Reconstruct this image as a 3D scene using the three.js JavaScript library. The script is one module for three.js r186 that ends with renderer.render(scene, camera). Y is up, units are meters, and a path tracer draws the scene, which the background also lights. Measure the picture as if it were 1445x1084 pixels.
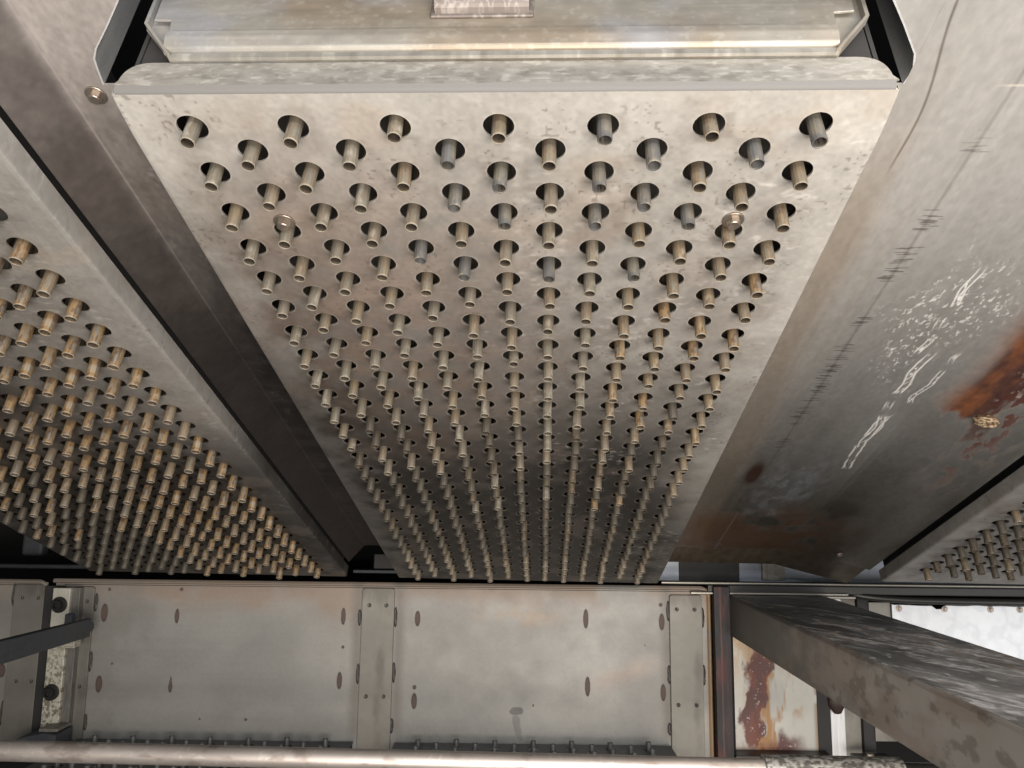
import * as THREE from 'three';
import { RoundedBoxGeometry } from 'three/addons/geometries/RoundedBoxGeometry.js';
import { mergeGeometries, toCreasedNormals, mergeVertices } from 'three/addons/utils/BufferGeometryUtils.js';
import { RectAreaLightUniformsLib } from 'three/addons/lights/RectAreaLightUniformsLib.js';

// ---------------------------------------------------------------- camera, light, exposure
const scene = new THREE.Scene();
const camera = new THREE.PerspectiveCamera(53.12, 4 / 3, 0.02, 60);
camera.position.set(0, 1.0, 0);
camera.rotation.set(THREE.MathUtils.degToRad(8.3), 0, 0.012, 'YXZ');
scene.add(camera);
const renderer = new THREE.WebGLRenderer({ antialias: true });
renderer.setSize(1024, 768);
renderer.toneMapping = THREE.LinearToneMapping;
renderer.toneMappingExposure = 1.04;
renderer.shadowMap.enabled = true;
RectAreaLightUniformsLib.init();
scene.background = new THREE.Color().setRGB(0.14, 0.137, 0.132);     // dim workshop round the open machine

function areaLight(name, color, intensity, w, h, from, to) {
  const l = new THREE.RectAreaLight(color, intensity, w, h);
  l.name = name; l.position.set(...from); l.lookAt(...to); scene.add(l);
  return l;
}
areaLight('doorway_daylight', 0xfff6ee, 16.5, 1.7, 0.9, [0.35, 0.32, 0.85], [0.05, 1.0, -1.2]);
areaLight('high_doorway_daylight', 0xf8f9ff, 9.5, 1.8, 0.45, [0.45, 1.62, 0.75], [0.25, 0.7, -1.6]);
areaLight('side_opening_daylight', 0xf2f6ff, 2.5, 0.8, 0.5, [1.75, 0.45, -1.15], [0.9, 0.6, -2.0]);

// ---------------------------------------------------------------- helpers
let seed = 7;
const rnd = () => { seed = (seed * 1664525 + 1013904223) >>> 0; return seed / 4294967296; };
const rr = (a, b) => a + (b - a) * rnd();
const perm = new Float32Array(65536);
for (let i = 0; i < 65536; i++) perm[i] = rnd();
function vn(x, y) {
  const xi = Math.floor(x), yi = Math.floor(y); let fx = x - xi, fy = y - yi;
  fx = fx * fx * (3 - 2 * fx); fy = fy * fy * (3 - 2 * fy);
  const X0 = xi & 255, X1 = (xi + 1) & 255, Y0 = (yi & 255) << 8, Y1 = ((yi + 1) & 255) << 8;
  const a = perm[X0 + Y0], b = perm[X1 + Y0], c = perm[X0 + Y1], d = perm[X1 + Y1];
  return a + (b - a) * fx + (c - a) * fy + (a - b - c + d) * fx * fy;
}
function fbm(x, y, o = 4) {
  let s = 0, a = 0.5, n = 0;
  for (let i = 0; i < o; i++) { s += a * vn(x + i * 17.3, y + i * 9.7); n += a; a *= 0.5; x *= 2.03; y *= 2.03; }
  return s / n;
}
const ridge = (x, y, o = 3) => 1 - Math.abs(fbm(x, y, o) * 2 - 1) * 2.6;   // thin bright veins near 1
const sst = (a, b, x) => { x = Math.min(1, Math.max(0, (x - a) / (b - a))); return x * x * (3 - 2 * x); };
const mix = (a, b, t) => a + (b - a) * t;
const mix3 = (c, d, t) => [mix(c[0], d[0], t), mix(c[1], d[1], t), mix(c[2], d[2], t)];
const LUT = new Uint8Array(8192).map((_, i) => { const x = i / 8191; return Math.round(255 * (x <= 0.0031308 ? 12.92 * x : 1.055 * Math.pow(x, 1 / 2.4) - 0.055)); });
const enc = (x) => LUT[x <= 0 ? 0 : x >= 1 ? 8191 : (x * 8191 + 0.5) | 0];
const b8 = (x) => Math.round(255 * Math.min(1, Math.max(0, x)));
// fn(a, b) -> [r, g, b (linear), roughness, metalness, height 0..1], with a, b from the rectangle the texture covers
function surface(name, w, h, rect, fn, opt = {}) {
  const col = new Uint8Array(w * h * 4), orm = new Uint8Array(w * h * 4), bmp = opt.bump ? new Uint8Array(w * h * 4) : null;
  for (let j = 0; j < h; j++) for (let i = 0; i < w; i++) {
    const c = fn(rect[0] + (i + 0.5) / w * (rect[2] - rect[0]), rect[1] + (j + 0.5) / h * (rect[3] - rect[1])), k = (j * w + i) * 4;
    col[k] = enc(c[0]); col[k + 1] = enc(c[1]); col[k + 2] = enc(c[2]); col[k + 3] = 255;
    orm[k] = 255; orm[k + 1] = b8(c[3]); orm[k + 2] = b8(c[4]); orm[k + 3] = 255;
    if (bmp) { bmp[k] = bmp[k + 1] = bmp[k + 2] = b8(c[5] ?? 0.5); bmp[k + 3] = 255; }
  }
  const tex = (d, srgb) => {
    const t = new THREE.DataTexture(d, w, h, THREE.RGBAFormat);
    t.wrapS = t.wrapT = opt.clamp ? THREE.ClampToEdgeWrapping : THREE.MirroredRepeatWrapping; t.magFilter = THREE.LinearFilter; t.minFilter = THREE.LinearFilter;
    if (srgb) t.colorSpace = THREE.SRGBColorSpace;
    t.needsUpdate = true; return t;
  };
  const r = tex(orm);
  const m = new THREE.MeshStandardMaterial({ map: tex(col, true), roughnessMap: r, metalnessMap: r, roughness: 1, metalness: 1, side: THREE.DoubleSide });
  if (bmp) { m.bumpMap = tex(bmp); m.bumpScale = opt.bump; }
  m.name = name; m.userData.rect = rect;
  return m;
}
function plain(name, rgb, roughness, metalness = 0) {
  const m = new THREE.MeshStandardMaterial({ roughness, metalness, side: THREE.DoubleSide });
  m.color.setRGB(...rgb); m.name = name; return m;
}
function setUV(g, rect, fn) {           // fn(x, y, z) -> [a, b] in the units of rect
  const p = g.attributes.position, uv = new Float32Array(p.count * 2);
  for (let i = 0; i < p.count; i++) {
    const [a, b] = fn(p.getX(i), p.getY(i), p.getZ(i));
    uv[2 * i] = (a - rect[0]) / (rect[2] - rect[0]); uv[2 * i + 1] = (b - rect[1]) / (rect[3] - rect[1]);
  }
  g.setAttribute('uv', new THREE.BufferAttribute(uv, 2)); return g;
}
const flat = (g) => {
  const n = g.index ? g.toNonIndexed() : g;
  for (const k of Object.keys(n.attributes)) if (!['position', 'normal', 'uv'].includes(k)) n.deleteAttribute(k);
  if (!n.attributes.uv) n.setAttribute('uv', new THREE.BufferAttribute(new Float32Array(n.attributes.position.count * 2), 2));
  return n;
};
const merge = (gs) => mergeGeometries(gs.map(flat), false);
// closed profile [[a, b], ...] carried along stations, each (a, b) -> [x, y, z]; capped
function sweep(profile, stations, crease = 0.6) {
  const n = profile.length, pos = [], uv = [];
  let len = [0]; for (let i = 1; i <= n; i++) { const p = profile[i % n], q = profile[i - 1]; len.push(len[i - 1] + Math.hypot(p[0] - q[0], p[1] - q[1])); }
  const rows = stations.map((s) => profile.map(([a, b]) => s(a, b)));
  const put = (p, u, v) => { pos.push(...p); uv.push(u, v); };
  for (let k = 0; k + 1 < rows.length; k++) for (let i = 0; i < n; i++) {
    const j = (i + 1) % n, A = rows[k][i], B = rows[k][j], Cc = rows[k + 1][j], D = rows[k + 1][i], u0 = len[i], u1 = len[i + 1];
    put(A, u0, k); put(B, u1, k); put(Cc, u1, k + 1); put(A, u0, k); put(Cc, u1, k + 1); put(D, u0, k + 1);
  }
  const tri = THREE.ShapeUtils.triangulateShape(profile.map((p) => new THREE.Vector2(...p)), []);
  for (const r of [rows[0], rows[rows.length - 1]]) for (const t of tri) for (const i of t) put(r[i], len[i], 0);
  const g = new THREE.BufferGeometry();
  g.setAttribute('position', new THREE.Float32BufferAttribute(pos, 3)); g.setAttribute('uv', new THREE.Float32BufferAttribute(uv, 2));
  g.computeVertexNormals();
  return toCreasedNormals(g, crease);
}
// an open polyline given a thickness t to its left side
function thick(pts, t) {
  const off = pts.map((p, i) => {
    const a = pts[Math.max(0, i - 1)], b = pts[Math.min(pts.length - 1, i + 1)], l = Math.hypot(b[0] - a[0], b[1] - a[1]);
    return [p[0] - (b[1] - a[1]) / l * t, p[1] + (b[0] - a[0]) / l * t];
  });
  return [...pts, ...off.reverse()];
}
function rounded(pts, r, n = 5) {        // rounds the inner corners of an open polyline
  const out = [pts[0]];
  for (let i = 1; i + 1 < pts.length; i++) {
    const P = pts[i], d = (Q) => { const l = Math.hypot(Q[0] - P[0], Q[1] - P[1]); return [(Q[0] - P[0]) / l, (Q[1] - P[1]) / l]; };
    const a = d(pts[i - 1]), b = d(pts[i + 1]);
    for (let k = 0; k <= n; k++) { const t = k / n, s = (1 - t) * (1 - t), e = t * t; out.push([P[0] + r * (s * a[0] + e * b[0]), P[1] + r * (s * a[1] + e * b[1])]); }
  }
  out.push(pts[pts.length - 1]); return out;
}
const names = {};
function numbered(n) { names[n] = (names[n] ?? -1) + 1; return names[n] ? n + '_' + String(names[n]).padStart(3, '0') : n; }
function tag(o, label, category, group) { o.userData.label = label; o.userData.category = category; if (group) o.userData.group = group; return o; }
function thing(name, label, category, pos = [0, 0, 0], group) {
  const o = new THREE.Group(); o.name = numbered(name); o.position.set(...pos); scene.add(o); return tag(o, label, category, group);
}
function part(name, g, m, parent, label) {
  const o = new THREE.Mesh(g, m); o.name = name; o.castShadow = o.receiveShadow = true; parent.add(o); if (label) o.userData.label = label; return o;
}
const box = (w, h, d, x, y, z, r = 0.0012) => { const g = new RoundedBoxGeometry(w, h, d, 1, Math.min(r, w / 2.1, h / 2.1, d / 2.1)); g.translate(x, y, z); return g; };
const cyl = (r0, r1, h, seg = 20) => new THREE.CylinderGeometry(r0, r1, h, seg);
function shapeOf(pts, holes = []) {
  const s = new THREE.Shape(pts.map((p) => new THREE.Vector2(...p)));
  for (const [x, y, r, n = 14] of holes) { const h = new THREE.Path(); h.absarc(x, y, r, 0, Math.PI * 2, true); h.userN = n; s.holes.push(new THREE.Path(h.getPoints(n))); }
  return s;
}
const extr = (shape, d, bevel = 0) => new THREE.ExtrudeGeometry(shape, { depth: d, steps: 1, curveSegments: 8, bevelEnabled: bevel > 0, bevelThickness: bevel, bevelSize: bevel, bevelOffset: -bevel, bevelSegments: 1 });
function hexBolt(r, washer) {            // axis +y, underside at y = 0
  const gs = [];
  if (washer) { const w = new THREE.LatheGeometry([[0.001, 0], [washer, 0], [washer, washer * 0.12], [washer * 0.92, washer * 0.2], [0.001, washer * 0.22]].map((p) => new THREE.Vector2(...p)), 20); gs.push(w); }
  const h = cyl(r * 0.98, r, r * 0.75, 6); h.translate(0, r * 0.375 + (washer ? washer * 0.2 : 0), 0); gs.push(toCreasedNormals(h.toNonIndexed(), 0.3));
  const c = cyl(r * 0.72, r * 0.85, r * 0.12, 16); c.translate(0, r * 0.78 + (washer ? washer * 0.2 : 0), 0); gs.push(c);
  return merge(gs);
}

// ---------------------------------------------------------------- the sloping frame that the nozzle ducts share
const S = 0.085;                                     // metres between two tubes of a row
const FRAME = new THREE.Quaternion(-0.18185736, -0.02154876, -0.00646323, 0.98306753);
const ORIGIN = new THREE.Vector3(-0.0135, 1.2986, -0.5905);
const X = (u, v) => u * S;
const ROW = 0.30253, ROWS = 53;
function frameThing(name, label, category, u0, group) {
  const o = thing(name, label, category, [0, 0, 0], group);
  o.quaternion.copy(FRAME); o.position.copy(new THREE.Vector3(u0 * S, 0, 0).applyQuaternion(FRAME).add(ORIGIN));
  return o;
}

// ---------------------------------------------------------------- materials
const plateRect = [-4.2, -1, 4.2, 18.5];
const plateMat = (name, o, pinkAt, light, darkened = 1, w = 576, h = 1296) => surface(name, w, h, plateRect, (u, v) => {
  const n1 = fbm(u * 0.55 + o, v * 0.35 + o, 3), n2 = fbm(u * 2.2 + o, v * 2.2, 4), fine = fbm(u * 24, v * 20 + o, 2), mid = fbm(u * 7 + o, v * 6, 3);
  let c = mix3([0.34, 0.32, 0.29], [0.45, 0.43, 0.39], sst(0.3, 0.7, n1 * 0.6 + n2 * 0.25 + mid * 0.15));
  const pink = sst(4.2, 0.5, Math.hypot((u - pinkAt[0]) * 1.0, (v - pinkAt[1]) * 0.55)) * sst(0.28, 0.6, n2 * 0.4 + n1 * 0.4 + mid * 0.2);
  c = mix3(c, [0.33, 0.235, 0.18], pink * 0.9);
  const farShade = sst(0.5, 10, v + (n1 - 0.5) * 6 - u * 0.6) * darkened; c = mix3(c, [0.042, 0.038, 0.035], farShade * 0.95); c = c.map((x) => x * (0.55 + 0.45 * light));  // light falloff toward the far wall, painted into the plate colour
  const edge = Math.min(1, sst(1.0, 0.0, 3.7 - Math.abs(u) + (n2 - 0.5) * 1.6) * 0.55 * (1 - farShade * 0.6) + sst(1.1, -0.5, v + (n2 - 0.5)) * 0.6);
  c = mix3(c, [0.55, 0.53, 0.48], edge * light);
  const wx = u * 2.1 + (mid - 0.5) * 1.6, wy = v * 5.2 + (n2 - 0.5) * 3, msk = sst(0.46, 0.66, fbm(u * 1.1 + 5, v * 0.8 + o, 3)) * sst(-2.5, 2.5, u + (n1 - 0.5) * 4);
  const vein = sst(0.6, 0.85, fbm(u * 6 + o, v * 15 + (n2 - 0.5) * 4, 4)) * msk * 0.8;
  c = mix3(c, [0.62, 0.6, 0.55], Math.min(1, vein) * 0.55 * light);
  const blot = sst(0.56, 0.72, fbm(u * 1.5 + 40 + o, v * 1.3, 4)); c = mix3(c, [0.25, 0.21, 0.18], blot * 0.35); const tan = sst(0.55, 0.75, fbm(u * 0.9 + 70, v * 1.4 + o, 4)) * sst(5, 0, v); c = mix3(c, [0.42, 0.33, 0.25], tan * 0.35);
  const pit = sst(0.78, 0.86, vn(u * 26 + 7, v * 26)) * sst(0.5, 0.7, n2); c = mix3(c, [0.14, 0.11, 0.085], pit * 0.5);
  const row = Math.round(v / 0.30253), hu = row % 2 ? Math.round(u - 0.5) + 0.5 : Math.round(u), hd = Math.hypot(u - hu, v - row * 0.30253);
  if (row >= 0 && row < 53 && Math.abs(hu) < 3.2) {
    c = mix3(c, [0.15, 0.12, 0.09], sst(0.34, 0.15, hd + (mid - 0.5) * 0.25) * 0.25 * sst(0.4, 0.6, n2)); c = mix3(c, [0.66, 0.63, 0.56], sst(0.016, 0.004, Math.abs(hd - 0.152)) * 0.35 * light);
    const dx = Math.abs(u - hu + (mid - 0.5) * 0.1), run = sst(0.1, 0.03, dx) * sst(0, 0.1, v - row * 0.30253) * fbm(u * 9, v * 3 + 4, 2); c = mix3(c, [0.17, 0.13, 0.1], run * 0.35);
  }
  const g = 0.86 + 0.16 * fine + 0.12 * mid; c = c.map((x) => x * g);
  return [...c, 0.46 + 0.2 * n2 + 0.08 * fine - 0.1 * farShade, 0.42 + 0.35 * farShade - 0.3 * vein - 0.1 * pink - edge * 0.15, 0.5 + (fine - 0.5) * 0.5 + (mid - 0.5) * 0.5];
}, { bump: 0.0005 });
const M = {};
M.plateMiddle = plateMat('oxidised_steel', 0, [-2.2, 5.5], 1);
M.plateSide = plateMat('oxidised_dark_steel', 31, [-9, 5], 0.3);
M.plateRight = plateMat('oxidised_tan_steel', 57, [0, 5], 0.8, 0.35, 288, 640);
M.tubes = [];
for (let k = 0; k < 10; k++) {
  const warm = [0.1, 0.3, 0.4, 0.2, 0.5, 0.9, 1.0, 0.0, 0.25, 0.6][k];
  M.tubes.push(surface('tube_steel', 96, 96, [0, 0, 1, 1], (a, b) => {
    const n = fbm(a * 5 + k * 7, b * 4 + k, 4), n2 = fbm(a * 14 + k * 3, b * 11, 3);
    let c = mix3([0.155, 0.141, 0.11], [0.23, 0.145, 0.062], warm * sst(0.3, 0.6, n));
    c = mix3(c, [0.085, 0.05, 0.03], sst(0.5, 0.64, n2) * (0.2 + 0.65 * warm));
    c = mix3(c, [0.34, 0.32, 0.27], sst(0.6, 0.8, n) * 0.5);
    c = mix3(c, [0.44, 0.40, 0.32], sst(0.14, 0.2, b) * sst(0.62, 0.5, b) * (k > 7 ? 0.25 : 0.55)); if (k > 7) c = c.map((x) => x * 0.52); c = mix3(c, [0.03, 0.022, 0.015], sst(0.15, 0.13, b));  // bore shade, and far-row shade for the last kinds, painted in
    if (k === 7) c = mix3(c, [0.1, 0.097, 0.092], sst(0.35, 0.6, n));
    return [...c.map((x) => x * (0.8 + 0.4 * n2)), 0.5 + 0.25 * n, 0.3];
  }));
}
M.lowTube = plain('grey_tube_steel', [0.12, 0.12, 0.112], 0.55, 0.4);
M.tubeSheet = plain('tube_sheet_steel', [0.16, 0.15, 0.135], 0.6, 0.3);
M.dark = plain('sooty_steel', [0.035, 0.034, 0.033], 0.75, 0.4);
M.black = plain('black_void', [0.008, 0.008, 0.008], 0.95);
M.duct = plain('duct_inside', [0.06, 0.058, 0.055], 0.65, 0.6);
M.bolt = surface('bolt_steel', 64, 64, [0, 0, 1, 1], (a, b) => { const n = fbm(a * 7, b * 7, 3); return [...mix3([0.42, 0.38, 0.33], [0.28, 0.22, 0.17], n), 0.3 + 0.2 * n, 0.85]; });
M.blackBolt = plain('black_bolt', [0.03, 0.028, 0.027], 0.5, 0.5);
// cover at the near end
const coverRect = [-3.6, 0, 3.6, 3];
M.cover = surface('cover_steel', 1024, 256, coverRect, (u, h) => {
  const n1 = fbm(u * 0.9, h * 1.2, 4), n2 = fbm(u * 5, h * 9, 4), st = fbm(u * 0.8, h * 30, 3);
  let c = mix3([0.28, 0.26, 0.215], [0.36, 0.345, 0.305], n1);
  c = mix3(c, [0.27, 0.215, 0.15], sst(0.42, 0.7, fbm(u * 0.7 + 9, h * 0.8, 3)) * 0.75);
  c = mix3(c, [0.33, 0.34, 0.36], sst(0.5, 0.75, fbm(u * 0.9 + 29, h * 1.4, 3)) * 0.7);
  c = mix3(c, [0.5, 0.48, 0.42], sst(0.55, 0.8, fbm(u * 16, h * 22, 4)) * 0.25);
  return [...c.map((x) => x * (0.8 + 0.2 * n2 + 0.2 * st)), 0.36 + 0.2 * n2, 0.45, n2];
}, { bump: 0.0003 });
M.lip = surface('mottled_steel', 1024, 64, [-4, 0, 4, 0.5], (u, h) => {
  const n1 = fbm(u * 1.6, h * 5, 4), n2 = fbm(u * 7, h * 16, 4);
  let c = mix3([0.32, 0.305, 0.272], [0.40, 0.385, 0.345], sst(0.3, 0.7, n1 * 0.4 + n2 * 0.6));
  c = mix3(c, [0.6, 0.59, 0.53], sst(0.55, 0.75, fbm(u * 11, h * 26, 4)) * 0.5 + sst(0.1, 0.0, h) * 0.15);
  c = mix3(c, [0.22, 0.2, 0.17], sst(0.56, 0.75, fbm(u * 8 + 9, h * 18, 4)) * 0.45);
  return [...c, 0.42 + 0.2 * n2, 0.6, n2];
}, { bump: 0.0005 });
// right ceiling sheet with its rust, scale runs and scored fold
const ceilR = [3, -3, 9.6, 18];
M.ceilRight = surface('stained_sheet_steel', 672, 1408, ceilR, (u, v) => {
  const n1 = fbm(u * 0.9, v * 0.28, 4), n2 = fbm(u * 2.6, v * 1.6, 5), run = fbm(u * 5, v * 0.22, 4), fine = fbm(u * 16, v * 9, 3);
  let c = mix3([0.36, 0.35, 0.325], [0.48, 0.465, 0.435], n1 * 0.6 + run * 0.4), rough = 0.24 + 0.12 * n2 + 0.1 * run, met = mix(0.3, 0.74, sst(0, 8, v + (n1 - 0.5) * 3));
  const brown = u > 6 ? 0 : sst(5.3, 4.2, u + (run - 0.5) * 1.0) * sst(-0.8, 3.0, v + (n2 - 0.5));
  c = mix3(c, [0.2, 0.155, 0.11], brown * 0.72); rough += brown * 0.05; met -= brown * 0.3;
  const old = v < 8 ? 0 : sst(8, 15, v) * sst(0.35, 0.6, fbm(u * 1.2 + 3, v * 0.4, 4)); c = mix3(c, [0.15, 0.115, 0.075], old * 0.75); const dim = sst(6, 14, v + (n1 - 0.5) * 4); c = mix3(c, [0.12, 0.11, 0.088], dim * 0.75); const pale = v < 7 ? 0 : sst(1.2, 0.2, Math.hypot((u - 5.9) * 1.0, (v - 11.2) * 0.55) + (n2 - 0.5) * 1.3); c = mix3(c, [0.5, 0.51, 0.52], pale <= 0 ? 0 : pale * (0.4 + 0.5 * sst(0.4, 0.65, fbm(u * 7, v * 4, 4)))); met += dim * 0.1;  // pale paints a soft reflection; dim darkens the far end
  const deepR = v < 11 ? 0 : sst(0.38, 0.52, fbm(u * 1.4 + 6, v * 0.8 + 2, 5)) * sst(11.6, 14.0, v) * sst(3.4, 4.6, u) * sst(9.4, 7, u); c = mix3(c, [0.075, 0.034, 0.014], deepR * 0.85); met -= deepR * 0.5;
  const spot = Math.abs(u - 5.05) > 0.6 || Math.abs(v - 10.6) > 2 ? 0 : sst(0.6, 0.25, Math.hypot((u - 5.05) * 2.6, (v - 10.6) * 0.7) + (n2 - 0.5) * 0.4); c = mix3(c, [0.09, 0.03, 0.012], spot * 0.85);
  const line = sst(0.035, 0.01, Math.abs(u - 5.24)); c = mix3(c, [0.19, 0.165, 0.14], line * 0.4);
  const tick = Math.abs(u - 5.24) > 0.3 ? 0 : sst(0.56, 0.62, vn(u * 1.2, v * 60)) * sst(0.46, 0.56, vn(3, v * 2.6)) * sst(0.12, 0.07, Math.abs(u - 5.24 + (vn(9, v * 60) - 0.5) * 0.2)) * sst(0.8, 1.4, v) * sst(10.5, 8, v);
  c = mix3(c, [0.045, 0.035, 0.03], tick * 0.6);
  // hard-water scale: speckled patch and two ropes of drips
  const zone = u < 5.2 || v > 10.5 ? 0 : sst(0.45, 0.75, fbm(u * 1.5 + 11, v * 0.7, 3) * 0.6 + 0.45 * sst(1.3, 0.2, Math.hypot((u - 6.4) * 1.1, (v - 4.6) * 0.36)));
  const scale = zone <= 0 ? 0 : sst(0.6, 0.76, fbm(u * 26, v * 13, 4)) * zone; c = mix3(c, [0.6, 0.59, 0.56], scale * 0.2); rough += scale * 0.25; met -= scale * 0.7;
  let rope = 0;
  for (const [u0, v0, v1, w, ph] of [[6.72, 5.4, 9.2, 0.11, 0], [6.86, 7.6, 10.3, 0.13, 3], [7.05, 5.3, 7.3, 0.07, 5], [6.45, 3.2, 5.6, 0.08, 8]]) {
    if (Math.abs(u - u0) > 0.4 || v < v0 || v > v1) continue;
    const x = u - u0 - 0.16 * (fbm(v * 1.1 + ph, ph, 3) - 0.5) * 2, e = sst(v0, v0 + 0.4, v) * sst(v1, v1 - 0.15, v) * sst(0.25, 0.5, vn(v * 3 + ph, 2) + 0.2);
    const d = Math.abs(x) / (w * 0.75); rope = Math.max(rope, e * Math.max(sst(0.35, 0.0, Math.abs(d - 0.75)), sst(1, 0.2, d) * sst(0.5, 0.75, fbm(u * 26, v * 10, 3))));
  }
  c = mix3(c, [0.74, 0.73, 0.69], rope * 0.6); rough += rope * 0.3; met -= rope * 0.8;
  // orange rust round the bolt, running along the slope
  const far = u < 7 || v > 13, r1 = far ? 0 : fbm(u * 3 + 4, v * 1.3, 5), rz = far ? 0 : sst(7.32 + 0.5 * (r1 - 0.5), 7.8, u) * sst(8.7, 8.3, u + (r1 - 0.5) * 0.6) * sst(8.0, 7.0, v + (r1 - 0.5) * 2.6);
  c = mix3(c, mix3([0.165, 0.05, 0.012], [0.05, 0.013, 0.008], sst(7.5, 8.15, u + (r1 - 0.5) * 1.0 + (fbm(u * 11, v * 3, 4) - 0.5) * 0.7)).map((x) => x * (0.75 + 0.5 * fine)), rz * 0.95); rough = mix(rough, 0.36, rz); met = mix(met, 0.15, rz);
  const crust = far || u < 7.6 ? 0 : sst(0.47, 0.58, fbm(u * 9, v * 3.4, 4)) * sst(8.05, 8.5, u + (r1 - 0.5) * 0.7) * sst(9.4, 8.6, u) * sst(11.5, 8.0, v + (r1 - 0.5) * 3);
  c = mix3(c, [0.085, 0.024, 0.014], crust * 0.9); met = mix(met, 0.2, crust); rough = mix(rough, 0.5, crust);
  const chip = rz <= 0 ? 0 : sst(0.66, 0.72, fbm(u * 15 + 3, v * 6, 3)) * rz * sst(8.0, 8.6, u + (r1 - 0.5)); c = mix3(c, [0.55, 0.5, 0.46], chip * 0.7);
  const sc = sst(0.02, 0.006, Math.abs(u - (4.28 + 0.09 * (v + 0.7) + 0.05 * Math.sin(v * 2.6)))) * sst(1.7, 1.2, v); c = mix3(c, [0.1, 0.075, 0.05], sc * 0.7);
  const hl = sst(0.02, 0.008, Math.abs(v - 0.31)) * sst(5.0, 5.3, u); c = mix3(c, [0.75, 0.7, 0.6], hl * 0.6);
  return [...c.map((x) => x * (0.86 + 0.28 * fine)), rough, Math.max(0, met), 0.45 + rope * 0.4 + scale * 0.2 + (n1 - 0.5) * 0.5 + crust * 0.15];
}, { bump: 0.0012, clamp: true });
const ceilL = [-5.3, -3, -3, 18];
M.ceilLeft = surface('shade_painted_sheet_steel', 256, 1536, ceilL, (u, v) => {
  const n1 = fbm(u * 1.4, v * 0.5, 4), run = fbm(u * 1.6, v * 5, 4), fine = fbm(u * 20, v * 14, 3), n2 = fbm(u * 4, v * 2.4, 4);
  const deep = sst(0.5, 6, v + (n2 - 0.5) * 2); let c = mix3([0.16, 0.14, 0.125], [0.25, 0.225, 0.205], n1); c = mix3(c, [0.42, 0.385, 0.355], sst(1.2, -0.8, v + (n2 - 0.5) * 1.5) * 0.7); c = mix3(c, [0.018, 0.016, 0.015], deep * 0.95);  // recess shade, deeper toward the far end, put into the colour
  c = mix3(c, [0.37, 0.33, 0.30], sst(0.55, 0.75, n2) * sst(0.45, 0.75, fbm(u * 14, v * 11, 3)) * 0.45 * (1 - deep * 0.8) + sst(0.3, 0.0, -3.9 - u + (n2 - 0.5) * 0.5) * sst(0.4, 0.7, fbm(u * 12, v * 8 + 4, 3)) * 0.4 * (1 - deep * 0.6));
  c = mix3(c, [0.34, 0.31, 0.28], sst(0.5, 0.8, run) * 0.07 * sst(2, 7, v));
  c = mix3(c, [0.08, 0.062, 0.052], sst(0.52, 0.75, fbm(u * 2 + 7, v * 0.9, 4)) * 0.5 + sst(6, 15, v) * 0.45);
  const dk = sst(-4.66, -4.8, u); c = mix3(c, [0.05, 0.04, 0.035], dk * (0.6 + 0.3 * n2 + 0.1 * sst(0, 6, v))); const hl = sst(0.02, 0.008, Math.abs(u + 4.71)); c = mix3(c, [0.3, 0.27, 0.25], hl * 0.5 * (1 - deep * 0.85));  // slope coloured as the shaded side, crease as a lit edge
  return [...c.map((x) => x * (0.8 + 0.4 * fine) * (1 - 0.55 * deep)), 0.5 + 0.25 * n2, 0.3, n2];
}, { bump: 0.0005, clamp: true });
// wall sheet with burn marks over the spot welds behind it
const wallRect = [-1.62, 0.34, 0.54, 0.8];
const OVAL = [[-0.845, 0.688, 0.0045, 0.014], [-0.849, 0.522, 0.0045, 0.014, 1], [-1.03, 0.694, 0.0065, 0.016], [-1.029, 0.52, 0.0065, 0.015], [-0.422, 0.692, 0.0045, 0.015], [-0.425, 0.536, 0.0055, 0.016], [-0.233, 0.689, 0.0055, 0.014], [-0.236, 0.489, 0.0055, 0.014], [0.195, 0.693, 0.005, 0.017], [0.199, 0.529, 0.005, 0.017], [0.388, 0.688, 0.0055, 0.015], [0.389, 0.516, 0.0055, 0.015], [-0.42, 0.617, 0.003, 0.003], [-0.236, 0.522, 0.0038, 0.004], [-1.262, 0.73, 0.0065, 0.017], [-1.276, 0.55, 0.007, 0.012], [-1.022, 0.752, 0.003, 0.003], [-0.838, 0.754, 0.0035, 0.003], [0.386, 0.73, 0.0035, 0.0035], [-1.0, 0.57, 0.0022, 0.0022], [0.063, 0.482, 0.0018, 0.0018], [0.345, 0.63, 0.0014, 0.0014], [-0.655, 0.44, 0.003, 0.0025], [-0.77, 0.44, 0.0018, 0.002]];
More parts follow.
